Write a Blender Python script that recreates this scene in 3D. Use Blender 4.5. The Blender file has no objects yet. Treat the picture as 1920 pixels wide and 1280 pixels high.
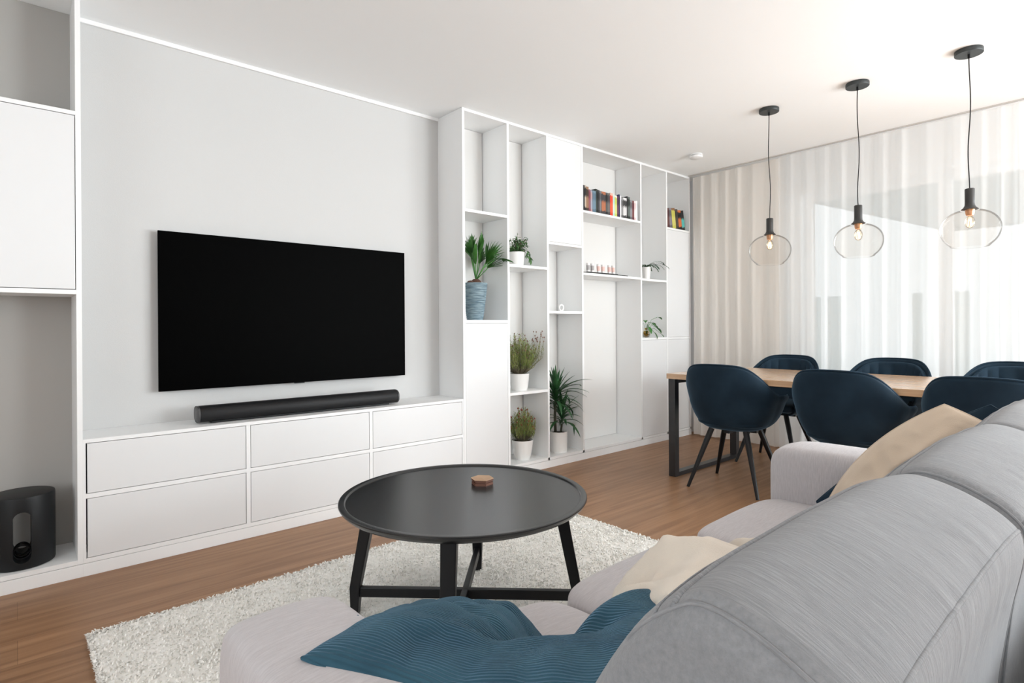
import bpy, bmesh, math, random
from mathutils import Vector, Matrix, noise
from math import sin, cos, pi, radians
random.seed(7)
SC = bpy.context.scene
COL = SC.collection
H = 2.605          # ceiling height
FY = 3.152         # front plane of the built-in furniture
WY = 3.45          # wall behind it

# ------------------------------------------------------------------ materials
def mat(name, col, rough=0.5, spec=0.5, metal=0.0, sheen=0.0, bump=None, coat=0.0):
    m = bpy.data.materials.new(name); m.use_nodes = True
    b = m.node_tree.nodes['Principled BSDF']
    b.inputs['Base Color'].default_value = (*col, 1)
    b.inputs['Roughness'].default_value = rough
    b.inputs['Specular IOR Level'].default_value = spec
    b.inputs['Metallic'].default_value = metal
    b.inputs['Sheen Weight'].default_value = sheen
    b.inputs['Coat Weight'].default_value = coat
    if bump:
        scale, dist = bump[:2]
        st = bump[2] if len(bump) > 2 else (1, 1, 1)
        tc, mp, nz = nod(m, 'ShaderNodeTexCoord'), nod(m, 'ShaderNodeMapping'), nod(m, 'ShaderNodeTexNoise')
        mp.inputs['Scale'].default_value = st
        nz.inputs['Scale'].default_value = scale; nz.inputs['Detail'].default_value = 4
        link(m, tc, 'Object', mp, 'Vector'); link(m, mp, 'Vector', nz, 'Vector')
        bp = nod(m, 'ShaderNodeBump'); bp.inputs['Distance'].default_value = dist
        link(m, nz, 'Fac', bp, 'Height'); link(m, bp, 'Normal', b, 'Normal')
    return m
def nod(m, t): return m.node_tree.nodes.new(t)
def link(m, a, ao, b, bi): m.node_tree.links.new(a.outputs[ao], b.inputs[bi])
def bsdf(m): return m.node_tree.nodes['Principled BSDF']
def ramp(m, stops):
    r = nod(m, 'ShaderNodeValToRGB'); e = r.color_ramp.elements
    while len(e) < len(stops): e.new(0.5)
    for k, (p, c) in enumerate(stops): e[k].position = p; e[k].color = (*c, 1)
    return r
def noisy(m, stops, scale, st=(1, 1, 1), detail=4, coord='Object', rot=(0, 0, 0)):
    tc, mp, nz = nod(m, 'ShaderNodeTexCoord'), nod(m, 'ShaderNodeMapping'), nod(m, 'ShaderNodeTexNoise')
    mp.inputs['Scale'].default_value = st; mp.inputs['Rotation'].default_value = rot
    nz.inputs['Scale'].default_value = scale; nz.inputs['Detail'].default_value = detail
    link(m, tc, coord, mp, 'Vector'); link(m, mp, 'Vector', nz, 'Vector')
    r = ramp(m, stops); link(m, nz, 'Fac', r, 'Fac')
    return r, nz

WHITE = mat('white_lacquer', (.86, .865, .865), .42, .35)
WHITE_FRONT = mat('white_front', (.755, .76, .765), .38, .35)
WALLM = mat('wall_paint', (.61, .61, .605), .9, .2, bump=(350, .0004))
WALLW = mat('bounce_white_paint', (.90, .905, .91), .9, .2)  # unseen walls made whiter to bounce more light into the room
CEILM = mat('ceiling_paint', (.935, .95, .955), .95, .1)
NICHE = mat('greige_back_panel', (.43, .42, .40), .8, .2)
BLACK = mat('black_satin', (.007, .007, .008), .4, .3)
SCREEN = mat('tv_screen', (.0004, .0004, .0004), .5, .02)
GRILLE = mat('black_speaker_grille', (.007, .007, .008), .5, .35, bump=(900, .0006))
BLACKPL = mat('black_matt_plastic', (.007, .008, .009), .45, .3)
TABLEBLK = mat('black_table_lacquer', (.014, .015, .016), .27, .6, bump=(60, .00015, (1, 12, 1)))
METAL = mat('dark_grey_metal', (.012, .013, .015), .33, .6)
CHARC = mat('charcoal_canopy', (.03, .035, .036), .45, .4)
BRASS = mat('copper_socket', (.65, .35, .2), .35, .5, metal=.8)
SOIL = mat('potting_soil', (.02, .014, .01), .95, .1, bump=(120, .004))
POTW = mat('white_ceramic', (.85, .84, .82), .25, .5)
PLASTIC = mat('white_plastic', (.85, .85, .85), .4, .5)
GAP_SHADE = mat('gap_shade_grey', (.05, .05, .05), .6)  # cabinet insides painted dark; the shade in the gaps is put into the colour
TRAYM = mat('smoked_tray', (.03, .035, .035), .2, .5)
PAGES = mat('book_pages', (.78, .74, .66), .9, .1, bump=(400, .0005, (1, 1, .02)))

def floor_mat():
    m = mat('oiled_oak_floor', (.3, .2, .13), .42, .35)
    r, nz = noisy(m, [(.28, (.225, .112, .054)), (.5, (.305, .162, .082)), (.72, (.385, .215, .115))], 3.2, (.5, 9, 1), 8)
    nz.inputs['Distortion'].default_value = .6
    tc = nod(m, 'ShaderNodeTexCoord'); br = nod(m, 'ShaderNodeTexBrick')
    br.inputs['Scale'].default_value = 1; br.inputs['Brick Width'].default_value = 2.2; br.inputs['Row Height'].default_value = .19
    br.inputs['Mortar Size'].default_value = .0012; br.offset = .37
    br.inputs['Color1'].default_value = (.94, .94, .94, 1); br.inputs['Color2'].default_value = (1.06, 1.05, 1.04, 1); br.inputs['Mortar'].default_value = (.72, .7, .68, 1)
    link(m, tc, 'Object', br, 'Vector')
    mx = nod(m, 'ShaderNodeMix'); mx.data_type = 'RGBA'; mx.blend_type = 'MULTIPLY'; mx.inputs[0].default_value = 1
    m.node_tree.links.new(r.outputs['Color'], mx.inputs[6]); m.node_tree.links.new(br.outputs['Color'], mx.inputs[7])
    m.node_tree.links.new(mx.outputs[2], bsdf(m).inputs['Base Color'])
    return m
FLOORM = floor_mat()
def oak_mat():
    m = mat('oak_table_top', (.5, .3, .16), .17, .8)
    r, nz = noisy(m, [(.3, (.45, .27, .145)), (.5, (.56, .355, .205)), (.7, (.66, .44, .27))], 4, (9, .6, 9), 8)
    link(m, r, 'Color', bsdf(m), 'Base Color'); return m
OAK = oak_mat()
def sofa_mat(name, st, a, b, c):
    m = mat(name, b, .9, .15, sheen=.25)
    r, nz = noisy(m, [(.3, a), (.5, b), (.7, c)], 14, st, 6)
    nz.inputs['Roughness'].default_value = .68
    link(m, r, 'Color', bsdf(m), 'Base Color')
    bp = nod(m, 'ShaderNodeBump'); bp.inputs['Distance'].default_value = .0016; bp.inputs['Strength'].default_value = .7
    link(m, nz, 'Fac', bp, 'Height'); link(m, bp, 'Normal', bsdf(m), 'Normal')
    return m
SOFA_B = sofa_mat('shaded_slub_fabric', (46, 2.4, 2.4), (.17, .175, .185), (.225, .23, .24), (.30, .305, .315))  # back cushions: same sofa fabric darkened, shade put into the colour
SOFA_S = sofa_mat('lit_seat_fabric', (2.2, 20, 2.2), (.42, .395, .405), (.47, .445, .455), (.53, .505, .515))  # seats and arms: same fabric lightened, light put into the colour
SOFA_SIDE = sofa_mat('shaded_side_fabric', (12, 12, 12), (.195, .20, .21), (.225, .23, .24), (.255, .26, .27))  # finer grain for cushion ends, with the same shade in its colour
PIPING = mat('grey_piping', (.40, .40, .41), .9, .1)
FRAME_F = sofa_mat('dark_grey_frame_fabric', (20, 20, 20), (.14, .15, .16), (.18, .19, .2), (.22, .23, .24))
def velvet(name, col, hi):
    m = mat(name, col, .75, .2, sheen=.6)
    r, nz = noisy(m, [(.35, col), (.7, hi)], 7, (1, 1, 1), 3)
    link(m, r, 'Color', bsdf(m), 'Base Color')
    bsdf(m).inputs['Sheen Tint'].default_value = (.2, .35, .5, 1); bsdf(m).inputs['Sheen Roughness'].default_value = .35
    return m
NAVY = velvet('navy_velvet', (.006, .018, .032), (.012, .03, .05))
def corduroy():
    m = velvet('teal_corduroy', (.016, .055, .085), (.035, .10, .14))
    b = bsdf(m); b.inputs['Sheen Weight'].default_value = .7
    tc, wv = nod(m, 'ShaderNodeTexCoord'), nod(m, 'ShaderNodeTexWave')
    wv.bands_direction = 'Y'; wv.wave_type = 'BANDS'; wv.inputs['Scale'].default_value = 27; wv.inputs['Distortion'].default_value = .25
    wv.inputs['Detail Scale'].default_value = 3
    link(m, tc, 'UV', wv, 'Vector')
    bp = nod(m, 'ShaderNodeBump'); bp.inputs['Distance'].default_value = .0022; bp.inputs['Strength'].default_value = .8
    link(m, wv, 'Fac', bp, 'Height'); link(m, bp, 'Normal', b, 'Normal')
    return m
CORD = corduroy()
def cotton(name, a, b):
    m = mat(name, a, .88, .15, sheen=.2)
    r, nz = noisy(m, [(.35, a), (.65, b)], 5)
    link(m, r, 'Color', bsdf(m), 'Base Color')
    n2 = nod(m, 'ShaderNodeTexNoise'); n2.inputs['Scale'].default_value = 260
    bp = nod(m, 'ShaderNodeBump'); bp.inputs['Distance'].default_value = .001
    tc = nod(m, 'ShaderNodeTexCoord'); mp = nod(m, 'ShaderNodeMapping'); mp.inputs['Scale'].default_value = (1.6, 7, 1); mp.inputs['Rotation'].default_value = (0, 0, .5)
    n3 = nod(m, 'ShaderNodeTexNoise'); n3.noise_type = 'RIDGED_MULTIFRACTAL'; n3.inputs['Scale'].default_value = 1.3; n3.inputs['Detail'].default_value = 2; n3.inputs['Distortion'].default_value = .6
    link(m, tc, 'UV', mp, 'Vector'); link(m, mp, 'Vector', n3, 'Vector')
    b3 = nod(m, 'ShaderNodeBump'); b3.inputs['Distance'].default_value = .02; b3.inputs['Strength'].default_value = .45
    link(m, n3, 'Fac', b3, 'Height'); link(m, b3, 'Normal', bp, 'Normal')
    link(m, n2, 'Fac', bp, 'Height'); link(m, bp, 'Normal', bsdf(m), 'Normal')
    return m
BEIGE = cotton('beige_cotton', (.62, .50, .385), (.68, .56, .44))
CREAM = cotton('cream_cotton', (.70, .62, .53), (.76, .69, .60))
def rug_mat():
    m = mat('cream_pile', (.8, .78, .72), .95, .1, sheen=.2)
    r, nz = noisy(m, [(.3, (.84, .82, .77)), (.6, (.92, .90, .86))], 60)
    link(m, r, 'Color', bsdf(m), 'Base Color'); return m
RUGM = rug_mat()
def sheer(name, col, transp, tl_w=.5):
    m = bpy.data.materials.new(name); m.use_nodes = True
    nt = m.node_tree; nt.nodes.clear()
    out = nod(m, 'ShaderNodeOutputMaterial'); df = nod(m, 'ShaderNodeBsdfDiffuse'); tl = nod(m, 'ShaderNodeBsdfTranslucent'); tp = nod(m, 'ShaderNodeBsdfTransparent')
    df.inputs[0].default_value = (*col, 1); tl.inputs[0].default_value = (*col, 1)
    a = nod(m, 'ShaderNodeMixShader'); a.inputs[0].default_value = tl_w
    b = nod(m, 'ShaderNodeMixShader'); b.inputs[0].default_value = 1 - transp
    link(m, df, 0, a, 1); link(m, tl, 0, a, 2); link(m, tp, 0, b, 1); link(m, a, 0, b, 2); link(m, b, 0, out, 'Surface')
    return m
SHEER = sheer('white_sheer', (.95, .955, .955), .34)
SHEER_B = sheer('beige_sheer', (.93, .89, .84), .15, .3)
def glassm(name, tint, thin=True, refl=.12):
    m = bpy.data.materials.new(name); m.use_nodes = True
    nt = m.node_tree; nt.nodes.clear()
    out = nod(m, 'ShaderNodeOutputMaterial'); gl = nod(m, 'ShaderNodeBsdfGlossy'); tp = nod(m, 'ShaderNodeBsdfTransparent')
    gl.inputs['Roughness'].default_value = .02; tp.inputs[0].default_value = (*tint, 1)
    lw = nod(m, 'ShaderNodeLayerWeight'); lw.inputs['Blend'].default_value = refl
    mu = nod(m, 'ShaderNodeMath'); mu.operation = 'MULTIPLY'; mu.inputs[1].default_value = .75; link(m, lw, 'Fresnel', mu, 0)
    mx = nod(m, 'ShaderNodeMixShader'); link(m, mu, 0, mx, 0); link(m, tp, 0, mx, 1); link(m, gl, 0, mx, 2); link(m, mx, 0, out, 'Surface')
    return m
GLASS = glassm('clear_globe_glass', (.97, .955, .94), refl=.06)
PANE = glassm('window_glass', (.97, .98, .975), refl=.05)
AMBER = glassm('amber_vase_glass', (.75, .6, .3), refl=.35)
def emit(name, col, s):
    m = bpy.data.materials.new(name); m.use_nodes = True; nt = m.node_tree; nt.nodes.clear()
    o = nod(m, 'ShaderNodeOutputMaterial'); e = nod(m, 'ShaderNodeEmission'); e.inputs[0].default_value = (*col, 1); e.inputs[1].default_value = s
    link(m, e, 0, o, 'Surface'); return m
FILAMENT = emit('lit_filament', (1, .78, .5), 14)
BULBG = glassm('bulb_glass', (.99, .93, .85), refl=.3)

# ------------------------------------------------------------------ mesh building
class MB:
    def __init__(s): s.v = []; s.f = []; s.uv = None
    def add(s, vs, fs):
        n = len(s.v); s.v += [tuple(p) for p in vs]; s.f += [tuple(i + n for i in f) for f in fs]; return s
    def box(s, x0, x1, y0, y1, z0, z1, bev=0.0, seg=2, mtx=None):
        bm = bmesh.new(); bmesh.ops.create_cube(bm, size=1)
        bmesh.ops.scale(bm, vec=(x1 - x0, y1 - y0, z1 - z0), verts=bm.verts)
        bmesh.ops.translate(bm, vec=((x0 + x1) / 2, (y0 + y1) / 2, (z0 + z1) / 2), verts=bm.verts)
        if bev > 0: bmesh.ops.bevel(bm, geom=bm.edges[:], offset=bev, segments=seg, profile=.5, affect='EDGES')
        if mtx is not None: bm.transform(mtx)
        bm.verts.index_update()
        s.add([v.co.copy() for v in bm.verts], [[v.index for v in f.verts] for f in bm.faces]); bm.free(); return s
    def grid(s, pts, nu, nv, closeu=False, closev=False):
        fs = []
        for i in range(nu if closeu else nu - 1):
            for j in range(nv if closev else nv - 1):
                a, b = i * nv + j, ((i + 1) % nu) * nv + j
                c, d = ((i + 1) % nu) * nv + (j + 1) % nv, i * nv + (j + 1) % nv
                fs.append((a, b, c, d))
        return s.add(pts, fs)
    def tube(s, path, r, n=10, cap=True, flat=1.0):
        path = [Vector(p) for p in path]; rs = r if isinstance(r, (list, tuple)) else [r] * len(path)
        pts = []; up = None
        for i, p in enumerate(path):
            d = (path[min(i + 1, len(path) - 1)] - path[max(i - 1, 0)]).normalized()
            if up is None:
                up = Vector((0, 0, 1)) if abs(d.z) < .9 else Vector((1, 0, 0))
            a = d.cross(up).normalized(); up = a.cross(d).normalized()
            for k in range(n):
                t = 2 * pi * k / n
                pts.append(p + (a * cos(t) + up * sin(t) * flat) * rs[i])
        base = len(s.v); s.grid(pts, len(path), n, closev=True)
        if cap:
            s.f.append(tuple(base + k for k in range(n))[::-1]); s.f.append(tuple(base + (len(path) - 1) * n + k for k in range(n)))
        return s
    def lathe(s, prof, c=(0, 0, 0), n=40, cap=False):
        pts = []
        for r, z in prof:
            for k in range(n):
                t = 2 * pi * k / n; pts.append((c[0] + r * cos(t), c[1] + r * sin(t), c[2] + z))
        base = len(s.v); s.grid(pts, len(prof), n, closev=True)
        if cap:
            s.f.append(tuple(base + k for k in range(n))[::-1]); s.f.append(tuple(base + (len(prof) - 1) * n + k for k in range(n)))
        return s
    def prism(s, poly, z0, z1):
        n = len(poly); vs = [(x, y, z0) for x, y in poly] + [(x, y, z1) for x, y in poly]
        fs = [tuple(range(n))[::-1], tuple(range(n, 2 * n))] + [(k, (k + 1) % n, n + (k + 1) % n, n + k) for k in range(n)]
        return s.add(vs, fs)
    def build(s, name, material, parent=None, smooth=None, fixn=True):
        me = bpy.data.meshes.new(name)
        off = parent_off(parent)
        me.from_pydata([(x - off[0], y - off[1], z - off[2]) for x, y, z in s.v], [], s.f)
        if s.uv:
            ul = me.uv_layers.new(name='UVMap')
            for l in me.loops: ul.data[l.index].uv = s.uv[l.vertex_index]
        if fixn:
            bm = bmesh.new(); bm.from_mesh(me); bmesh.ops.recalc_face_normals(bm, faces=bm.faces[:]); bm.to_mesh(me); bm.free()
        me.materials.append(material)
        if smooth is not None:
            me.polygons.foreach_set('use_smooth', [True] * len(me.polygons))
            if smooth < 180: me.set_sharp_from_angle(angle=radians(smooth))
        me.update()
        o = bpy.data.objects.new(name, me); COL.objects.link(o)
        if parent is not None: o.parent = parent
        return o
def parent_off(p):
    o = Vector((0, 0, 0))
    while p is not None: o = o + Vector(p.location); p = p.parent
    return o
def tag(o, label, cat, group=None, kind=None):
    if label: o['label'] = label
    if cat: o['category'] = cat
    if group: o['group'] = group
    if kind: o['kind'] = kind
    return o
def thing(name, label, cat, loc=(0, 0, 0), group=None):
    o = bpy.data.objects.new(name, None); COL.objects.link(o); o.location = loc; o.empty_display_size = .05
    return tag(o, label, cat, group)
def struct(o): o['kind'] = 'structure'; return o
def copy_tree(o, parent=None):
    c = o.copy(); COL.objects.link(c); c.parent = parent
    for ch in [x for x in bpy.data.objects if x.parent == o]: copy_tree(ch, c)
    return c
def B(x0, x1, y0, y1, z0, z1, bev=.0, seg=2): return MB().box(x0, x1, y0, y1, z0, z1, bev, seg)

# ------------------------------------------------------------------ room shell
RX0, RX1, RY0 = -2.6, 5.3, -3.2
struct(B(RX0 - .2, RX1 + .3, RY0 - .2, WY + .2, -.2, 0).build('floor', FLOORM))
struct(B(RX0 - .2, RX1 + .3, RY0 - .2, WY + .2, H, H + .2).build('ceiling', CEILM))
struct(B(RX0 - .2, RX1 + .3, WY, WY + .2, 0, H).build('wall_back', WALLM))
m = MB(); m.box(RX0 - .2, RX0, RY0, -2.3, 0, H); m.box(RX0 - .2, RX0, 1.2, WY, 0, H); m.box(RX0 - .2, RX0, -2.3, 1.2, 0, .8); m.box(RX0 - .2, RX0, -2.3, 1.2, 2.27, H)
struct(m.build('wall_left', WALLW))
# wall on the camera's side with a window added for its light (out of view)
m = MB(); m.box(RX0, 3.5, RY0 - .2, RY0, 0, H); m.box(5.2, RX1 + .3, RY0 - .2, RY0, 0, H)
m.box(3.5, 5.2, RY0 - .2, RY0, 0, .1); m.box(3.5, 5.2, RY0 - .2, RY0, 2.27, H)
struct(m.build('wall_front', WALLW))
# window wall: opening y -2.9 .. 2.14, z 0 .. 2.27
WIN_T, WIN_L, WIN_R = 2.268, 2.14, -2.9
m = MB(); m.box(RX1, RX1 + .3, WIN_L, WY, 0, H); m.box(RX1, RX1 + .3, WIN_R, WIN_L, WIN_T, H); m.box(RX1, RX1 + .3, RY0, WIN_R, 0, H)
struct(m.build('wall_right', WALLW))
def window(name, y0, y1, bars, x=5.42):
    w = bpy.data.objects.new(name, None); COL.objects.link(w); w.location = (x, (y0 + y1) / 2, 0); struct(w)
    m = MB()
    for (a, b, c, d) in [(y0, y1, 0, .05), (y0, y1, WIN_T - .07, WIN_T), (y0, y0 + .07, .05, WIN_T - .07), (y1 - .07, y1, .05, WIN_T - .07)] + [(q - .045, q + .045, .05, WIN_T - .07) for q in bars]:
        m.box(x - .035, x + .035, a, b, c, d, .004)
    m.build('window_frame', mat('frame_white', (.82, .82, .82), .4), w)
    B(x - .004, x + .004, y0 + .06, y1 - .06, .045, WIN_T - .06).build('window_pane', PANE, w)
window('window_1', .1, WIN_L, [1.1])
window('window_added_right', WIN_R, .1, [-1.4])  # unseen bare glazing, added to let more light in
w = bpy.data.objects.new('window_added_front', None); COL.objects.link(w); w.location = (4.35, RY0 - .1, .1); struct(w)  # unseen window, added to brighten the cabinet fronts
m = MB()
for a, b, c, d in [(3.5, 5.2, .1, .17), (3.5, 5.2, 2.2, 2.27), (3.5, 3.57, .17, 2.2), (5.13, 5.2, .17, 2.2), (4.315, 4.385, .17, 2.2)]: m.box(a, b, RY0 - .13, RY0 - .07, c, d, .004)
m.build('window_frame', PLASTIC, w)
B(3.56, 5.14, RY0 - .104, RY0 - .096, .16, 2.21).build('window_pane', PANE, w)
w = bpy.data.objects.new('window_added_left', None); COL.objects.link(w); w.location = (RX0 - .1, -.55, .8); struct(w)  # unseen window, added to brighten panels that face left
m = MB()
for a, b, c, d in [(-2.3, 1.2, .8, .87), (-2.3, 1.2, 2.2, 2.27), (-2.3, -2.23, .87, 2.2), (1.13, 1.2, .87, 2.2), (-.585, -.515, .87, 2.2)]: m.box(RX0 - .13, RX0 - .07, a, b, c, d, .004)
m.build('window_frame', PLASTIC, w)
B(RX0 - .104, RX0 - .096, -2.24, 1.14, .86, 2.21).build('window_pane', PANE, w)
# thin cornice along the television wall and along the furniture
struct(B(.222, 2.308, WY - .014, WY, H - .022, H, .002).build('trim_1', mat('trim_white', (.9, .9, .9), .6)))
# curtain track recessed at the ceiling
struct(B(5.085, 5.115, -2.9, 3.13, H - .006, H).build('trim_2', mat('track_grey', (.6, .58, .56), .6)))
struct(B(RX1 - .012, RX1, 2.14, 3.1, 0, .07, .002).build('baseboard_right', WHITE))

# outside
struct(B(5.62, 14, -6, 8, -.14, -.04).build('terrace_floor', mat('terrace_paving', (.62, .61, .58), .8)))
m = MB(); m.prism([(5.61, 2.57), (9.9, 1.98), (9.9, -6), (5.61, -6)], 2.40, 2.62)
struct(m.build('balcony_ceiling', mat('balcony_render', (.55, .57, .57), .9)))
fe = thing('garden_fence', 'grey panelled garden fence standing outside behind the sheer curtain', 'fence', (8, 1.5, -.04))
FEN = mat('fence_grey', (.60, .64, .64), .8)
for a, b in ((3.38, 2.98), (2.88, 2.74), (1.95, 1.86), (1.60, 1.42), (.9, .6)):
    B(7.97, 8.03, b, a, .02, 1.47, .004).build('fence_panel', FEN, fe)
B(7.98, 8.02, .3, 3.6, -.04, .02).build('ground_rail', FEN, fe)

# ------------------------------------------------------------------ curtains
def curtain(name, y0, y1, x, pleat, amp, m, label, seed):
    rnd = random.Random(seed)
    L = y0 - y1; nu = int(L / .008); nv = 30
    ph = []; p = 0
    for i in range(nu + 1):
        p += 2 * pi * (L / nu) / pleat * (1 + .75 * noise.noise(Vector((i * .018, seed, 0)))); ph.append(p)
    pts = []
    for i in range(nu + 1):
        y = y0 - L * i / nu
        for j in range(nv + 1):
            t = j / nv; z = .014 + (H - .024) * (1 - t) if False else .014 + (H - .022 - .014) * t
            dn = 1 - t
            k = amp * (.55 + .45 * dn) * (1 + .9 * noise.noise(Vector((y * 3.2, z * .4, seed + 5))))
            xx = x + k * (sin(ph[i] + .7 * noise.noise(Vector((y * 3, z * .6, seed)))) + .28 * sin(2.3 * ph[i] + 2 * dn)) + .02 * dn * noise.noise(Vector((y * 1.3, z * .8, 9)))
            yy = y + .35 * k * cos(ph[i] * 1.0) + .02 * dn * noise.noise(Vector((y * 1.7, z * .7, 3)))
            pts.append((xx, yy, z))
    mb = MB(); mb.grid(pts, nu + 1, nv + 1)
    o = mb.build(name, m, None, 180, fixn=False)
    return tag(o, label, 'curtain')
curtain('curtain', 3.10, 2.22, 5.125, .135, .015, SHEER_B, 'beige floor-length curtain hanging beside the end of the white bookcase', 3)
curtain('curtain', 2.235, .05, 5.090, .135, .016, SHEER, 'white sheer curtain in front of the bright window behind the dining table', 11)

# ------------------------------------------------------------------ built-in furniture
T = .02
def door(root, x0, x1, z0, z1, name='door', gap=.0028, lgap=None):
    lg = lgap if lgap is not None else gap
    B(x0 + lg, x1 - gap, FY + .0005, FY + .019, z0 + gap, z1 - gap, .0012).build(name, WHITE_FRONT, root)
# left tower
u = thing('tall_cabinet', 'white built-in cabinet with a door between two open grey niches, left edge of the photo', 'cabinet', (-.2, 3.3, 0))
B(.202, .222, FY, WY, .058, H - .001, .0008).build('side_panel', WHITE, u)
B(-.62, -.60, FY, WY, .058, H - .001, .0008).build('side_panel', WHITE, u)
for z0, z1 in ((.058, .078), (1.251, 1.271), (2.041, 2.059)):
    B(-.6, .202, FY, WY - .006, z0, z1, .0008).build('shelf', WHITE, u)
B(-.6, .202, WY - .006, WY - .001, .058, H - .001).build('back_panel', NICHE, u)
door(u, -.6, .202, 1.271, 2.041)
B(-.6, .202, FY + .02, WY - .01, 1.275, 2.037).build('door_gap_shade', GAP_SHADE, u)  # dark filler behind the door, painted shade for its gaps
B(-.62, .222, FY - .0005, FY + .018, 0, .056, .001).build('plinth', WHITE, u)
# media console
CT = .607
c = thing('media_console', 'long low white media console with six handleless drawers under the television', 'console', (1.26, 3.3, 0))
B(.222, 2.306, FY, WY - .001, CT - .017, CT, .0008).build('console_top', WHITE, c)
B(.222, 2.306, FY - .0005, FY + .018, 0, .056, .001).build('plinth', WHITE, c)
B(.222, 2.306, FY + .02, WY - .01, .078, .1).build('carcass_floor', WHITE, c)
bays = [(.232, .905), (.925, 1.606), (1.626, 2.296)]
m = MB()
m.box(.222, 2.306, FY, FY + .02, .058, .078); m.box(.222, 2.306, FY, FY + .02, .344, .364)
for a, b in ((.222, .232), (.905, .925), (1.606, 1.626), (2.296, 2.306)):
    m.box(a, b, FY, FY + .02, .078, .344); m.box(a, b, FY, FY + .02, .364, CT - .017)
m.build('face_frame', WHITE, c)
for k, (a, b) in enumerate(bays):
    for z0, z1 in ((.078, .344), (.364, CT - .017)):
        g = .0055 if k == 0 else .003
        d = B(a + g, b - .003, FY + .0005, FY + .019, z0 + .0026, z1 - .0026, .001).build('drawer_front', WHITE_FRONT, c)
B(.24, 2.29, FY + .024, WY - .02, .11, CT - .03).build('drawer_gap_shade', GAP_SHADE, c)  # dark filler behind the drawers; shades their gaps by colour

# bookcase
bk = thing('bookcase', 'white built-in floor-to-ceiling bookcase of six unequal columns beside the television', 'bookcase', (3.7, 3.3, 0))
UP = [2.308, 2.711, 3.117, 3.520, 4.323, 4.734, 5.136]
for x in UP: B(x, x + T, FY, WY - .001, .058, H - .020, .0008).build('upright_panel', WHITE, bk)
B(2.308, 5.156, FY, WY - .001, H - .020, H - .001, .0008).build('top_panel', WHITE, bk)
B(2.308, 5.156, FY, WY - .001, .058 - .0, .078, .0008).build('base_shelf', WHITE, bk)
B(2.308, 5.156, FY - .0005, FY + .018, 0, .056, .001).build('plinth', WHITE, bk)
BACKP = mat('pale_back_panel', (.80, .795, .78), .7, .2)
for k in range(6):
    B(UP[k] + T + .006, UP[k + 1] - .006, WY - .012, WY - .002, .08, H - .022).build('back_panel', BACKP, bk)
def shelf(k, zt, th=.02): B(UP[k] + T, UP[k + 1], FY + .0005, WY - .013, zt - th, zt, .0008).build('shelf', WHITE, bk)
shelf(0, 1.914); shelf(0, 1.147); shelf(1, 1.560); shelf(1, .611); shelf(2, 1.764); shelf(2, 1.222)
shelf(3, 2.062); shelf(3, 1.545); shelf(4, 1.538); shelf(4, .990); shelf(5, 2.056); shelf(5, .990)
def bdoor(k, z0, z1):
    door(bk, UP[k] + T, UP[k + 1], z0, z1, 'cabinet_door', .0016)
    B(UP[k] + T + .004, UP[k + 1] - .004, FY + .022, WY - .02, z0 + .004, z1 - .004).build('door_gap_shade', GAP_SHADE, bk)  # filler painted dark so the door gaps look shaded
bdoor(0, .078, 1.127); bdoor(2, 1.764, H - .020); bdoor(4, .078, .970); bdoor(5, .078, .970); bdoor(5, .990, 2.036)

# ------------------------------------------------------------------ television, sound bar, subwoofer
tv = thing('television', 'large flat black television mounted on the wall above the white console', 'television', (1.276, 3.41, .77))
B(.553, 1.999, 3.400, 3.412, .773, 1.605, .0015).build('screen', SCREEN, tv)
B(.60, 1.95, 3.412, 3.43, .80, 1.3, .006).build('housing', BLACKPL, tv)
B(1.0, 1.55, 3.428, 3.449, .95, 1.3).build('wall_bracket', BLACKPL, tv)
B(1.25, 1.31, 3.401, 3.411, .768, .773, .001).build('sensor', BLACKPL, tv)
sb = thing('soundbar', 'long black cylindrical soundbar lying on the white console', 'speaker', (1.27, 3.27, CT))
def oval(n, a, b, p=2.4):
    r = []
    for k in range(n):
        t = 2 * pi * k / n; ct, st = cos(t), sin(t)
        r.append((a * math.copysign(abs(ct) ** (2 / p), ct), b * math.copysign(abs(st) ** (2 / p), st)))
    return r
def bar(x0, x1, sc, n=40):
    pts = []
    xs = [(x0, .90), (x0 + .003, .97), (x0 + .008, 1), (x1 - .008, 1), (x1 - .003, .97), (x1, .90)]
    for x, s in xs:
        for y, z in oval(n, .056 * sc * s, .0425 * sc * s): pts.append((x, 3.275 + y, CT + .0485 + z))
    m = MB(); m.grid(pts, len(xs), n, closev=True); m.f.append(tuple(range(n))); m.f.append(tuple(range((len(xs) - 1) * n, len(xs) * n))); return m
bar(.705, 1.845, 1).build('grille', GRILLE, sb, 40)
CAPM = mat('cap_grey', (.06, .06, .062), .4)
bar(.699, .707, 1.0).build('end_cap', CAPM, sb, 40); bar(1.843, 1.851, 1.0).build('end_cap', CAPM, sb, 40)
B(.76, 1.79, 3.245, 3.31, CT, CT + .012, .004).build('foot', BLACKPL, sb)

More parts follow.
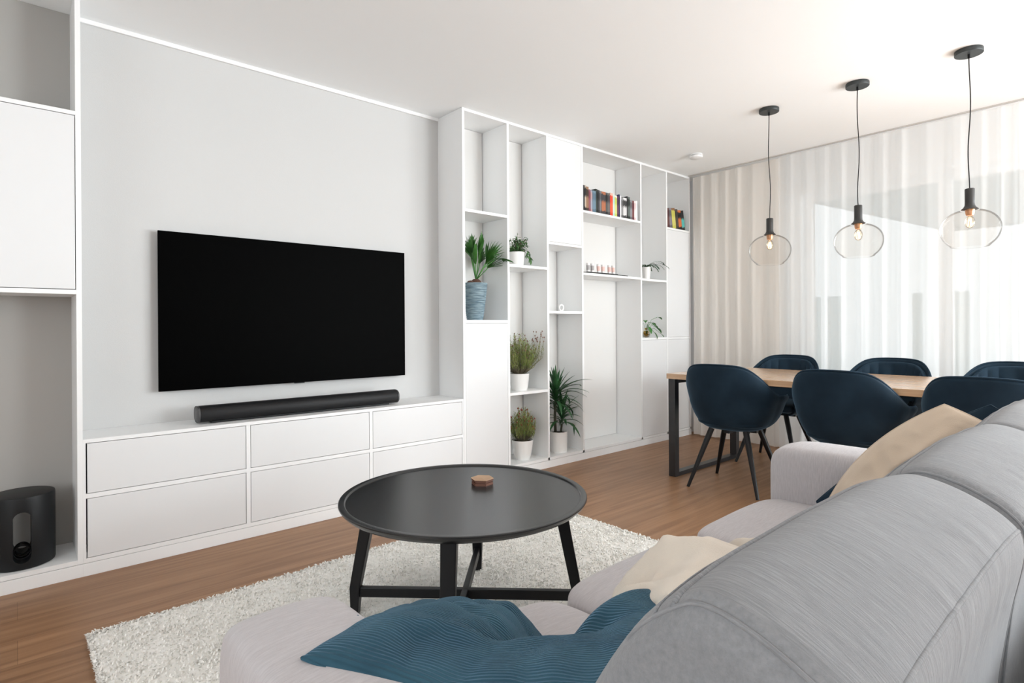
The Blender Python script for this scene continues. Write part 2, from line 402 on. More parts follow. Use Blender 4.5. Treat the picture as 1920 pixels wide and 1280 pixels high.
sw = thing('subwoofer', 'black cylindrical subwoofer with a slot through it in the bottom left niche', 'speaker', (.017, 3.29, .078))
def with_hole(base, cutter):
    md = base.modifiers.new('cut', 'BOOLEAN'); md.object = cutter; md.operation = 'DIFFERENCE'; md.solver = 'EXACT'
    dg = bpy.context.evaluated_depsgraph_get(); dg.update()
    me = bpy.data.meshes.new_from_object(base.evaluated_get(dg)); base.modifiers.clear(); base.data = me
    me.set_sharp_from_angle(angle=radians(35)); bpy.data.objects.remove(cutter)
sc_ = (.017, 3.29, .078)
body = MB().lathe([(.001, .0), (.106, .0), (.113, .003), (.115, .010), (.115, .297), (.113, .304), (.108, .306), (.001, .306)], sc_, 72, True).build('body', BLACKPL, sw, 35)
pill = []
for k in range(33):
    t = pi * k / 32; pill.append((.030 * cos(t), .215 + .030 * sin(t)))
for k in range(33):
    t = pi + pi * k / 32; pill.append((.030 * cos(t), .060 + .030 * sin(t)))
cv = [(sc_[0] + x, sc_[1] - .2, sc_[2] + z) for x, z in pill] + [(sc_[0] + x, sc_[1] + .2, sc_[2] + z) for x, z in pill]
n = len(pill); cm = MB(); cm.add(cv, [tuple(range(n)), tuple(range(n, 2 * n))[::-1]] + [(k, (k + 1) % n, n + (k + 1) % n, n + k) for k in range(n)])
cut = cm.build('cutter', BLACK); bpy.context.view_layer.update()
with_hole(body, cut)
m = MB()
for q, rr in ((-.05, .029), (-.02, .027), (.01, .025)):
    m.tube([(sc_[0] + rr * cos(t), sc_[1] + q, sc_[2] + .06 + rr * sin(t)) for t in [pi * 2 * k / 24 for k in range(25)]], .003, 8, False)
m.build('port_rings', BLACKPL, sw, 180)

# ------------------------------------------------------------------ rug
def rug():
    x0, x1, y0, y1 = .185, 2.415, .62, 2.50
    nx, ny = 300, 250; pts = []
    for i in range(nx + 1):
        for j in range(ny + 1):
            u_, v_ = i / nx, j / ny
            x = x0 + (x1 - x0) * u_; y = y0 + (y1 - y0) * v_
            e = min(u_ * (x1 - x0), (1 - u_) * (x1 - x0), v_ * (y1 - y0), (1 - v_) * (y1 - y0))
            x += .006 * noise.noise(Vector((x * 9, y * 40, 1))); y += .006 * noise.noise(Vector((x * 40, y * 9, 4))) + .05 * math.exp(-((x - 1.9) / 1.1) ** 2) * v_
            z = .022 * min(1, (e / .02)) ** .4 * (1 if e > 0 else .1) if e > 0 else .002
            if e > .001: z += .003 * noise.noise(Vector((x * 60, y * 60, 0))) + .004 * noise.noise(Vector((x * 7, y * 7, 2)))
            pts.append((x, y, max(z, .001)))
    r = thing('area_rug', 'cream shaggy rug on the wooden floor under the black coffee table', 'rug', (1.3, 1.56, 0))
    MB().grid(pts, nx + 1, ny + 1).build('rug_base', RUGM, r, 180)
    m = MB(); rnd = random.Random(5); vs = []; fs = []
    for k in range(52000):
        if k < 9000:
            s = k % 3
            if s == 0: x, y = x0 + .01 * rnd.random(), y0 + (y1 - y0) * rnd.random()
            elif s == 1: x, y = x0 + (x1 - x0) * rnd.random(), y1 - .012 * rnd.random()
            else: x, y = x1 - .01 * rnd.random(), y0 + (y1 - y0) * rnd.random()
        else: x, y = x0 + (x1 - x0) * rnd.random(), 1.0 + (y1 - 1.0) * rnd.random()
        yy = y + .05 * math.exp(-((x - 1.9) / 1.1) ** 2) * (y - y0) / (y1 - y0)
        a = rnd.random() * 2 * pi; l = .008 + .005 * rnd.random(); wd = .0026
        dx, dy = cos(a), sin(a); z = .012 if k < 9000 else .019
        n0 = len(vs)
        vs += [(x - dy * wd, yy + dx * wd, z), (x + dy * wd, yy - dx * wd, z),
               (x + dx * l * .35 + dy * wd, yy + dy * l * .35 - dx * wd, z + l * .75), (x + dx * l * .35 - dy * wd, yy + dy * l * .35 + dx * wd, z + l * .75),
               (x + dx * l * .9, yy + dy * l * .9, z + l * .8)]
        fs += [(n0, n0 + 1, n0 + 2, n0 + 3), (n0 + 3, n0 + 2, n0 + 4)]
    o = m.add(vs, fs).build('pile', RUGM, r, 180, fixn=False); o['kind'] = 'stuff'
rug()

# ------------------------------------------------------------------ coffee table
TCX, TCY, TH_ = 1.251, 1.706, .482
ct = thing('coffee_table', 'round black coffee table with cross stretchers standing on the cream rug', 'table', (TCX, TCY, 0))
pr = [(.001, -.012), (.40, -.012), (.418, -.028), (.432, -.026), (.445, -.014), (.450, -.006), (.4495, -.002), (.447, 0), (.430, 0), (.427, -.0015), (.4245, -.006), (.421, -.0065), (.001, -.0065)]
MB().lathe([(r, z + TH_) for r, z in pr], (TCX, TCY, 0), 128).build('tabletop', TABLEBLK, ct, 35)
for az in (45, 135, 225, 315):
    a = radians(az + 1); d = Vector((cos(a), sin(a), 0)); t_ = Vector((-sin(a), cos(a), 0)); O = Vector((TCX, TCY, 0))
    def q(r, z, s, w): return O + d * r + t_ * s * w + Vector((0, 0, z))
    vs = []
    for (r0, r1, z, w) in ((.400, .428, .022, .017), (.392, .430, .13, .021), (.345, .388, .36, .024), (.325, .372, TH_ - .013, .026)):
        vs += [q(r0, z, -1, w), q(r1, z, -1, w), q(r1, z, 1, w), q(r0, z, 1, w)]
    m = MB(); fs = [(0, 1, 2, 3), (12, 15, 14, 13)]
    for l in range(3):
        for k in range(4): fs.append((l * 4 + k, l * 4 + (k + 1) % 4, l * 4 + 4 + (k + 1) % 4, l * 4 + 4 + k))
    o = m.add(vs, fs).build('leg', BLACK, ct)
    bv = o.modifiers.new('bevel', 'BEVEL'); bv.width = .003; bv.segments = 2
for az in (46, 136):
    mt = Matrix.Translation((TCX, TCY, 0)) @ Matrix.Rotation(radians(az), 4, 'Z')
    MB().box(-.395, .395, -.011, .011, .092 + (.0 if az == 46 else .0005), .128, .002, 2, mt).build('stretcher', BLACK, ct)
MB().box(-.35, .35, -.02, .02, TH_ - .045, TH_ - .013, .002, 2, Matrix.Translation((TCX, TCY, 0)) @ Matrix.Rotation(radians(46), 4, 'Z')).build('top_rail', TABLEBLK, ct)

# hexagonal carved box
hb = thing('hexagonal_box', 'small hexagonal wooden box with a carved lattice lid on the coffee table', 'box', (1.388, 1.775, TH_ - .0065))
WOODB = mat('red_brown_wood', (.16, .065, .04), .45); PINE = mat('pale_carved_wood', (.62, .42, .27), .5)
def hexp(r, a0=12): return [(1.388 + r * cos(radians(a0 + 60 * k)), 1.775 + r * sin(radians(a0 + 60 * k))) for k in range(6)]
zb = TH_ - .0065
m = MB().prism(hexp(.043), zb, zb + .010); m.prism(hexp(.038), zb + .010, zb + .014); m.build('base', WOODB, hb)
MB().prism(hexp(.044), zb + .014, zb + .022).build('lid', WOODB, hb)
m = MB(); hp = hexp(.044); cc = (1.388, 1.775)
def rib(p, q_, w=.0013, z=zb + .022, h=.0016):
    a = math.atan2(q_[1] - p[1], q_[0] - p[0]); L = math.hypot(q_[0] - p[0], q_[1] - p[1])
    m.box(0, L, -w, w, 0, h, 0, 1, Matrix.Translation((p[0], p[1], z)) @ Matrix.Rotation(a, 4, 'Z'))
for k in range(6): rib(hp[k], hp[(k + 1) % 6], .0018)
for k in (0, 2, 4):
    rib(cc, hp[k], .0018)
    A, Bq, Cq = Vector(cc), Vector(hp[k]), Vector(hp[(k + 2) % 6]); Dq = Vector(hp[(k + 1) % 6])
    for s in range(1, 6):
        f = s / 6; rib(A.lerp(Bq, f), Cq.lerp(Dq, f), .0009); rib(A.lerp(Cq, f), Bq.lerp(Dq, f), .0009)
m.build('lattice', PINE, hb)

# ------------------------------------------------------------------ sofa
SX0, SX1 = .41, 2.245     # inside the arms
SEATZ = .435
sf = thing('sofa', 'grey three-seat fabric sofa seen from behind its back cushions in the foreground', 'sofa', (1.33, .5, 0))
def sbox(c, s, p=5, n=26, f=None):
    """puffed box: superellipsoid of centre c, half sizes s"""
    bm = bmesh.new(); bmesh.ops.create_cube(bm, size=2); bmesh.ops.subdivide_edges(bm, edges=bm.edges[:], cuts=n, use_grid_fill=True)
    vs = []
    ps = p if isinstance(p, tuple) else (p, p, p)
    for v in bm.verts:
        x, y, z = v.co
        # spherise with p-norm keeping direction
        def w(a): return math.tan(a * pi / 4)
        x, y, z = w(x), w(y), w(z)
        pp = ps[0]; L = (abs(x) ** pp + abs(y) ** pp + abs(z) ** pp) ** (1 / pp)
        P = Vector((x / L * s[0], y / L * s[1], z / L * s[2]))
        if f: P = f(P)
        vs.append(P + Vector(c))
    bm.verts.index_update()
    m = MB().add(vs, [[v.index for v in q.verts] for q in bm.faces]); bm.free(); return m
# base and back frame
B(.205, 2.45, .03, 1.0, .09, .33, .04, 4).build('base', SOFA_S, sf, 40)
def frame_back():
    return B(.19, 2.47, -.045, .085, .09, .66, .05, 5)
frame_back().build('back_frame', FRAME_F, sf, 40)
for x in (.26, 2.40):
    for y in (.08, .9): MB().lathe([(.018, .019), (.026, .09)], (x, y, 0), 16, True).build('foot', BLACK, sf, 60)
for k, (x0, x1) in enumerate(((.240, .432), (2.208, 2.438))):
    cx = (x0 + x1) / 2
    def fa(P):
        P = P.copy(); P.z += .012 * cos(P.x * 13) ; P.x *= 1 + .03 * sin((P.z + .2) * 5); return P
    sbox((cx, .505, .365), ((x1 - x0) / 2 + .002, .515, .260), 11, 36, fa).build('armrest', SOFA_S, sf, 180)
pitch = (SX1 - SX0) / 3
for k in range(3):
    x0 = SX0 + pitch * k; cx = x0 + pitch / 2
    def fs_(P, k=k):
        P = P.copy(); P.z += .012 * cos(P.x * 4.6) * (1 if P.z > 0 else 0) + .003 * noise.noise(Vector((P.x * 5 + k * 7, P.y * 5, 0))); return P
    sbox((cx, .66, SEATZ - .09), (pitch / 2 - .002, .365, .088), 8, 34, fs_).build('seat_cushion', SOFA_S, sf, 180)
# back cushions: cross-section swept along x
def back_cushion(x0, x1, seed):
    cx, hw = (x0 + x1) / 2, (x1 - x0) / 2
    key = [(.335, .42), (.40, .50), (.415, .60), (.385, .72), (.325, .82), (.276, .866), (.242, .880), (.190, .868), (.138, .838), (.122, .80), (.138, .70), (.152, .55), (.155, .44), (.2, .41)]
    n = len(key); sec = []
    for i in range(n):          # closed Catmull-Rom
        p0, p1, p2, p3 = [Vector(key[(i + q) % n]) for q in (-1, 0, 1, 2)]
        for s in range(7):
            t = s / 7
            sec.append(.5 * ((2 * p1) + (p2 - p0) * t + (2 * p0 - 5 * p1 + 4 * p2 - p3) * t * t + (3 * p1 - p0 - 3 * p2 + p3) * t ** 3))
    cen = Vector((.25, .64)); pts = []
    rc = .034; half = []
    for q in (.02, .25, .5, .72, .88, .95): half.append((hw - rc * .12 + .016 * (1 - q * q) , q * (1 - rc / .22)))
    for k in range(1, 9):
        a = pi / 2 * (1 - k / 8); half.append((hw - rc + rc * sin(a) - rc * .12 * (k == 0), 1 - rc / .22 * (1 - cos(a))))
    for k in range(1, 22): half.append(((hw - rc) * (1 - k / 21.), 1.))
    prof = [(-a, b) for a, b in half] + [(a, b) for a, b in half[::-1][1:]]
    nu = len(prof) - 1; iseam = 10
    for ox, cr in prof:
        sx = ox / hw
        for p in sec:
            q = cen + (p - cen) * cr
            crown = .016 * (1 - min(1, abs(sx)) ** 3) - .010
            d = (p - cen).normalized()
            x = cx + ox; z = q.y + crown * cr * max(0, d.y) ** .5; y = q.x
            nn = .004 * noise.noise(Vector((x * 7 + seed, y * 6, z * 6)))
            g = .0045 * math.exp(-((p.x - .125) / .035) ** 2) * (1 if p.y > .72 else 0) * noise.noise(Vector((x * 46, 0, seed)))
            pts.append((x, y + d.x * (nn + g), z + d.y * (nn + g)))
    m = MB(); m.grid(pts, nu + 1, len(sec), closev=True)
    ns = len(sec); m.f.append(tuple(range(ns))); m.f.append(tuple(range(nu * ns, (nu + 1) * ns)))
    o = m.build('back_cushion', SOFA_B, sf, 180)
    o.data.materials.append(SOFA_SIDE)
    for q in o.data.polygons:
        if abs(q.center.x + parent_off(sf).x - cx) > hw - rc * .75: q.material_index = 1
    # piping seams: front top, rear top, and round both ends
    def along(idx, off=.0015):
        path = []
        for i in range(iseam, nu - iseam + 1):
            p = Vector(pts[i * ns + idx]); c0 = Vector((p.x, .25, .64)); path.append(p + (p - c0).normalized() * off)
        return path
    fi = 5 * 7; ri = 8 * 7 + 3
    s = MB().tube(along(fi, .0004), .0030, 8); s.tube(along(ri, -.0012), .0028, 8)
    s.tube([Vector(pts[i * ns + fi - 3]) + Vector((0, .0005, .0005)) for i in range(iseam, nu - iseam + 1)], .0010, 6)
    for i in (iseam, nu - iseam):
        path = []
        for j in range(4 * 7, 12 * 7):
            p = Vector(pts[i * ns + j]); c0 = Vector((p.x, .24, .64)); path.append(p + (p - c0).normalized() * .0002)
        s.tube(path, .0022, 8)
    s.build('piping', SOFA_B, o, 180)
back_cushion(.405, 1.025, 1.); back_cushion(1.027, 1.641, 5.); back_cushion(1.643, 2.30, 9.)

# ------------------------------------------------------------------ pillows
def pillow(name, label, w, h, th, loc, basis, m, seed, dent=0., post=None, amp=.012, seam=.004, n=130, pinch=.07, folds=None, bend=0.):
    """basis = (u axis, v axis, face normal) as vectors"""
    U, V = [Vector(a).normalized() for a in basis[:2]]
    N = U.cross(V).normalized()
    root = thing(name, label, 'pillow', loc)
    pts = []; uv = []
    def P(u_, v_, s):
        pu = 1 - pinch * (1 - v_ * v_); pv = 1 - pinch * (1 - u_ * u_)
        x = w / 2 * u_ * pu; y = h / 2 * v_ * pv
        b = max(0, (1 - u_ * u_) * (1 - v_ * v_))
        t = th / 2 * b ** .40
        wr = 0
        e = min(1, b * 6)
        wr += amp * noise.noise(Vector((u_ * 1.6 + seed, v_ * 1.3, s))) * e
        wr += amp * .55 * abs(noise.noise(Vector((u_ * 3.4 + seed * 2, v_ * 2.2, s * 2)))) * e
        r_ = math.hypot(u_, v_); ang = math.atan2(v_, u_)
        wr += amp * .35 * noise.noise(Vector((cos(ang) * 5, sin(ang) * 5, seed))) * min(1, max(0, r_ - .45) * 3) * min(1, b * 12)
        if folds:
            for (fu, fv, fa, fw, fl, fd) in folds:
                du, dv = u_ - fu, v_ - fv
                a = du * cos(fa) + dv * sin(fa); c_ = -du * sin(fa) + dv * cos(fa)
                wr += fd * math.exp(-(c_ / fw) ** 2 - (a / fl) ** 2) * min(1, b * 8)
        if dent: y -= dent * math.exp(-((u_ - .08) / .26) ** 2) * max(0, (v_ + .4) / 1.4) ** 1.5; t *= 1 - .60 * math.exp(-((u_ - .08) / .24) ** 2) * min(1, max(0, (v_ + .35) / .9))
        q = Vector(loc) + U * x + V * y + N * (s * t + wr * (1 if s > 0 else .8))
        if bend: q += N * bend * (math.sqrt((u_ - .08) ** 2 + .03) - .17)
        if post: q = post(q)
        return q
    mb = MB()
    for s in (1, -1):
        base = len(mb.v); g = []
        for i in range(n + 1):
            for j in range(n + 1):
                a = sin(pi / 2 * (2 * i / n - 1)); b = sin(pi / 2 * (2 * j / n - 1))
                g.append(P(a, b, s)); uv.append((.5 + a / 2 * w / .5, .5 + b / 2 * h / .5))
        mb.grid(g, n + 1, n + 1)
    mb.uv = uv
    o = mb.build('cover', m, root, 180, fixn=False)
    ring = []
    for i in range(n): ring.append(P(sin(pi / 2 * (2 * i / n - 1)), -1, 1))
    for i in range(n): ring.append(P(1, sin(pi / 2 * (2 * i / n - 1)), 1))
    for i in range(n): ring.append(P(-sin(pi / 2 * (2 * i / n - 1)), 1, 1))
    for i in range(n): ring.append(P(-1, -sin(pi / 2 * (2 * i / n - 1)), 1))
    ring.append(ring[0])
    MB().tube(ring, seam, 6, False).build('seam', m, root, 180, fixn=False)
    return root
def clampf(zmin=None, ymin=None, xmax=None, arm=None):
    def f(q):
        q = q.copy()
        if zmin is not None and q.z < zmin: q.z = zmin - (zmin - q.z) * .04
        if arm and q.x < .455:
            k = min(1, max(0, (.455 - q.x) / .04)); k = k * k * (3 - 2 * k); fl_ = arm * k + .44 * (1 - k)
            if q.z < fl_: q.z = fl_ - (fl_ - q.z) * .03
        if ymin is not None and q.y < ymin: q.y = ymin - (ymin - q.y) * .04
        if xmax is not None and q.x > xmax: q.x = xmax + (q.x - xmax) * .04
        return q
    return f
# blue corduroy pillow, foreground
pillow('throw_pillow', 'dark teal corduroy pillow with a dented top leaning over the nearest armrest', .58, .58, .16,
       (.645, .668, .520), ((.23, -.41, .075), (.37, .26, -.15)), CORD, 2.3, dent=.10, bend=.085, post=clampf(zmin=.44, arm=.629), amp=.020, seam=.0025, pinch=.03,
       folds=[(.06, .75, pi / 2 - .15, .20, 1.0, -.075), (.42, .1, .9, .09, .7, .022), (-.30, .0, -.5, .08, .5, -.016), (-.75, .3, 1.4, .08, .6, -.012), (-.3, .55, .4, .07, .3, -.016), (.8, .5, 1.3, .05, .4, -.014),
              (.1, -.2, .3, .10, .5, -.020), (-.45, -.5, .2, .12, .5, .014), (.55, .7, .6, .05, .3, -.018)])
pillow('throw_pillow', 'creased cream pillow lying against the back cushions, right of the teal pillow', .64, .44, .18,
       (1.105, .628, .500), ((1, -.18, .02), (.05, -.68, .72)), CREAM, 6.1, dent=.02, post=clampf(zmin=.44), amp=.030, seam=.0025, pinch=.02,
       folds=[(-.55, .45, 1.3, .06, .6, -.050), (.25, .5, 1.8, .06, .6, -.045), (-.85, .3, 1.5, .06, .5, -.03), (-.2, .7, .3, .06, .4, -.026), (.6, .6, 2.2, .06, .4, -.03)])
FW = [(-.75 + .11 * k, .35 + .12 * (k % 4), .25 + .3 * sin(k * 1.7), .05 + .015 * (k % 2), .35 + .15 * (k % 3), .024 * (-1) ** k) for k in range(13)]
pillow('throw_pillow', 'wrinkled beige pillow standing on its corner at the far armrest', .47, .47, .19,
       (2.045, .400, .530), ((-.06, .66, -.75), (-.10, .75, .66)), BEIGE, 9.4, post=clampf(zmin=.44), amp=.03, seam=.0025, pinch=-.17,
       folds=FW)
pillow('throw_pillow', 'navy velvet pillow wedged between the beige pillow and the far armrest', .62, .48, .11,
       (2.155, .424, .475), ((0, .78, -.63), (-.03, .63, .78)), NAVY, 4.7, post=clampf(zmin=.44, xmax=2.202), amp=.012, seam=.0025, pinch=-.12)

# ------------------------------------------------------------------ dining table
DT = .75
DX0, DX1, DY0, DY1 = 3.592, 4.56, -.05, 2.398
dt = thing('dining_table', 'long oak-topped dining table on black rectangular metal loops', 'table', (4.07, 1.17, 0))
B(DX0, DX1, DY0, DY1, DT - .038, DT, .0015).build('tabletop', OAK, dt)
def loop(y0, y1):
    m = MB(); a, b = DX0 + .012, DX1 - .012; w = .05
    m.box(a, a + w, y0, y1, 0, DT - .0385, .0012); m.box(b - w, b, y0, y1, 0, DT - .0385, .0012)
    m.box(a + w, b - w, y0, y1, 0, .03, .0012); m.box(a + w, b - w, y0, y1, DT - .07, DT - .0385, .0012)
    return m
loop(2.335, 2.390).build('leg_frame', METAL, dt); loop(-.04, .015).build('leg_frame', METAL, dt)
B(DX0 + .25, DX1 - .25, .015, 2.335, DT - .0685, DT - .0385, .001).build('rail', METAL, dt)
ph = thing('phone', 'dark mobile phone lying on the oak dining table', 'phone', (4.16, 1.32, DT))
MB().box(-.036, .036, -.075, .075, 0, .009, .003, 2, Matrix.Translation((4.16, 1.32, DT)) @ Matrix.Rotation(radians(25), 4, 'Z')).build('body', BLACK, ph)
MB().box(-.033, .033, -.072, .072, .009, .0095, 0, 1, Matrix.Translation((4.16, 1.32, DT)) @ Matrix.Rotation(radians(25), 4, 'Z')).build('screen', SCREEN, ph)

# ------------------------------------------------------------------ chairs (facing +x, origin on the floor)
def smooth(t): t = max(0, min(1, t)); return t * t * (3 - 2 * t)
def chair():
    ch = thing('dining_chair', None, 'chair')
    PH = radians(122)
    def rim_h(a):
        a = abs(a)
        h = .842 - .010 * min(1, a / radians(26)) ** 2
        h -= .205 * smooth((a - radians(22)) / radians(78)) ** .95
        h -= .012 * smooth((a - radians(95)) / radians(27))
        return h
    def plan(a, r=1.0):
        c_, s_ = cos(a), sin(a)
        return (-.262 if c_ > 0 else -.42) * math.copysign(abs(c_) ** .82, c_) * r, (.295 if c_ < 0 else .287) * math.copysign(abs(s_) ** .74, s_) * r
    prof = [(0, .402), (.25, .400), (.48, .402), (.64, .415), (.77, .445), (.87, .50), (.94, .57)]
    def shell(off, zlow=None, rib=0, nphi=61, name='shell', m=NAVY, thick=.02, top=0.):
        pts = []; rows = prof if zlow is None else [(.80, zlow), (.86, zlow + .015), (.91, zlow + .05), (.955, .57)]
        nn = 0
        for i in range(nphi):
            a = -PH + 2 * PH * i / (nphi - 1); h = rim_h(a) - top; row = []
            lean = lambda z: -.075 * max(0, (z - .45) / .4) * max(0, cos(a)) ** .8
            for r, z in rows:
                x, y = plan(a, r + (off if r > .3 else 0)); row.append((x + lean(z), y, z))
            for k in range(1, 8):
                t = k / 7; z = .57 + (h - .57) * t; r = .94 + .06 * smooth(t * 1.1) + .01 * sin(pi * t) + off
                x, y = plan(a, r)
                if rib:
                    w_ = rib * abs(sin(a * 13)) * sin(pi * min(1, t * 1.0)) ** .5 if abs(a) < radians(60) else 0
                    nr = Vector((x, y, 0)).normalized(); x -= nr.x * w_; y -= nr.y * w_
                row.append((x + lean(z), y, z))
            if rib and False: pass
            pts += row; nn = len(row)
        mb = MB(); mb.grid(pts, nphi, nn)
        o = mb.build(name, m, ch, 180)
        s_ = o.modifiers.new('solid', 'SOLIDIFY'); s_.thickness = thick; s_.offset = 0; s_.use_even_offset = False
        sb_ = o.modifiers.new('sub', 'SUBSURF'); sb_.levels = 1; sb_.render_levels = 2
        return o, pts, nn
    o, pts, nn = shell(0)
    rim = [Vector(pts[i * nn + nn - 1]) + Vector((0, 0, .002)) for i in range(61)]
    MB().tube(rim, .006, 10).build('piping', NAVY, ch, 180)
    shell(-.085, .47, .012, 121, 'back_padding', NAVY, .03, .022)
    def fseat(P):
        P = P.copy(); P.z += .008 * cos(P.x * 6) * cos(P.y * 6); return P
    sbox((.015, 0, .455), (.225, .225, .045), 3.2, 20, fseat).build('seat_cushion', NAVY, ch, 180)
    m = MB(); m.box(-.15, .15, -.02, .02, .378, .398, .003); m.box(-.02, .02, -.15, .15, .3781, .3979, .003); m.build('under_frame', BLACK, ch)
    for sx in (-1, 1):
        for sy in (-1, 1):
            MB().tube([(sx * .115, sy * .115, .398), (sx * .145, sy * .145, .30), (sx * .236, sy * .232, .0)], [.019, .0185, .0105], 16).build('leg', BLACK, ch, 60)
    return ch
proto = chair()
CH = [((3.715, 1.935), 6, 'navy velvet dining chair nearest the television wall, on the sofa side of the table', 'navy dining chairs'),
      ((3.715, 1.215), 2, 'navy velvet dining chair in the middle of the near row, partly behind the sofa armrest', 'navy dining chairs'),
      ((3.715, .555), -1, 'navy velvet dining chair of the near row, cut by the right edge of the photo', 'navy dining chairs'),
      ((4.62, 2.055), 183, 'navy velvet dining chair on the window side, nearest the bookcase', 'navy dining chairs'),
      ((4.62, 1.325), 180, 'navy velvet dining chair on the window side, middle one behind the table', 'navy dining chairs'),
      ((4.62, .64), 178, 'navy velvet dining chair on the window side, at the right edge of the photo', 'navy dining chairs')]
for k, ((x, y), a, lab, g) in enumerate(CH):
    o = proto if k == 0 else copy_tree(proto)
    o.location = (x, y, 0); o.rotation_euler = (0, 0, radians(a)); o['label'] = lab; o['category'] = 'chair'; o['group'] = g

# ------------------------------------------------------------------ pendant lamps
def pendant(x, y, label, tilt):
    p = thing('pendant_lamp', label, 'lamp', (x, y, H), 'glass pendant lamps over the dining table')
    MB().lathe([(.001, H), (.064, H), (.065, H - .003), (.065, H - .022), (.0635, H - .024), (.001, H - .024)], (x, y, 0), 48).build('canopy', CHARC, p, 40)
    MB().tube([(x, y, H - .02), (x, y, H - .045)], .006, 12).build('cord_grip', BLACK, p, 60)
    path = []
    for k in range(25):
        t = k / 24; z = H - .04 + (1.838 - H + .04) * t
        path.append((x + .006 * sin(3 * pi * t + tilt) * (1 - t) * t * 3, y + .010 * sin(2 * pi * t + tilt) * t * (1 - t) * 3, z))
    MB().tube(path, .0028, 8).build('cord', BLACK, p, 180)
    MB().lathe([(.001, 1.842), (.020, 1.842), (.0222, 1.839), (.0222, 1.765), (.023, 1.750), (.029, 1.738), (.040, 1.728), (.038, 1.726), (.001, 1.727)], (x, y, 0), 36).build('stem', mat('stem_dark', (.025, .024, .022), .5) if 'stem_dark' not in bpy.data.materials else bpy.data.materials['stem_dark'], p, 50)
    gl = []
    for k in range(33):
        a = radians(16 + (180 - 16 - 40) * k / 32)
        r = .136 * abs(sin(a)) ** .88; z = 1.622 + .106 * cos(a) if a < pi / 2 else 1.622 + .118 * cos(a)
        gl.append((r, z))
    gl += [(.085, 1.522), (.078, 1.520), (.07, 1.5195)]
    MB().lathe(gl, (x, y, 0), 64).build('glass_globe', GLASS, p, 180)
    MB().lathe([(.001, 1.727), (.022, 1.727), (.020, 1.705), (.016, 1.694), (.001, 1.694)], (x, y, 0), 32).build('socket', BRASS, p, 50)
    b = []
    for k in range(17):
        a = pi * k / 16; b.append((max(.001, .0235 * sin(a) ** .9), 1.655 + .031 * cos(a) + (.006 * cos(a) if a < pi / 2 else 0)))
    bo = MB().lathe(b, (x, y, 0), 32).build('bulb', BULBG, p, 180)
    m = MB()
    for k in range(5):
        a = 2 * pi * k / 5
        m.tube([(x + .010 * cos(a), y + .010 * sin(a), 1.638), (x + .006 * cos(a), y + .006 * sin(a), 1.676)], .0012, 6)
    m.build('filament', FILAMENT, bo)
    l = bpy.data.lights.new('bulb_light', 'POINT'); l.energy = .12; l.color = (1, .72, .42); l.shadow_soft_size = .02
    lo = bpy.data.objects.new('bulb_light', l); COL.objects.link(lo); lo.parent = bo; lo.location = Vector((x, y, 1.655)) - parent_off(bo)
pendant(3.966, 1.804, 'leftmost glass globe pendant lamp, hanging in front of the beige curtain', 0)
pendant(3.969, 1.252, 'middle glass globe pendant lamp of the three over the dining table', 1.5)
pendant(3.966, .700, 'rightmost glass globe pendant lamp, hanging highest in the photo', 3.)

sd = thing('smoke_detector', 'small round white smoke detector on the ceiling near the bookcase end', 'detector', (4.52, 2.70, H))
MB().lathe([(.001, H), (.052, H), (.054, H - .002), (.054, H - .010), (.001, H - .010)], (4.52, 2.70, 0), 48).build('base', PLASTIC, sd, 40)
MB().lathe([(.048, H - .010), (.048, H - .014)], (4.52, 2.70, 0), 48).build('vent_ring', BLACKPL, sd, 40)
MB().lathe([(.001, H - .014), (.056, H - .014), (.058, H - .017), (.055, H - .030), (.046, H - .036), (.001, H - .038)], (4.52, 2.70, 0), 48).build('cover', PLASTIC, sd, 40)

# ------------------------------------------------------------------ books
def book(x, w, z, h, dep, col, col2, label, yf=3.168, tilt=0, grp='books in the long row', edge=None):
    b = thing('book', label, 'book', (x, yf, z), grp)
    m = mat('cover', col, .45, .4)
    tc = nod(m, 'ShaderNodeTexCoord'); sp = nod(m, 'ShaderNodeSeparateXYZ'); link(m, tc, 'Generated', sp, 0)
    r = ramp(m, [(0, col), (.12, col), (.16, col2), (.5, col2), (.62, col), (.86, col), (.9, col2 if edge is None else edge)]); r.color_ramp.interpolation = 'LINEAR'
    nz = nod(m, 'ShaderNodeTexNoise'); nz.inputs['Scale'].default_value = 38; link(m, tc, 'Object', nz, 'Vector')
    ad = nod(m, 'ShaderNodeMath'); ad.operation = 'MULTIPLY_ADD'; ad.inputs[1].default_value = .25
    sb2 = nod(m, 'ShaderNodeMath'); sb2.operation = 'SUBTRACT'; sb2.inputs[1].default_value = .125
    link(m, nz, 'Fac', ad, 0); link(m, sp, 'Z', ad, 2); link(m, ad, 0, sb2, 0); link(m, sb2, 0, r, 'Fac')
    link(m, r, 'Color', bsdf(m), 'Base Color')
    y1 = yf + dep
    c_ = MB(); c_.box(x, x + w, yf, yf + .003, z, z + h, .0008); c_.box(x, x + .002, yf + .002, y1, z, z + h, .0005); c_.box(x + w - .002, x + w, yf + .002, y1, z, z + h, .0005)
    c_.build('cover', m, b)
    B(x + .002, x + w - .002, yf + .003, y1 - .003, z + .003, z + h - .003).build('page_block', PAGES, b)
    if tilt: b.rotation_euler = (0, radians(tilt), 0)
    return b
import sys
K = (.012, .012, .014)
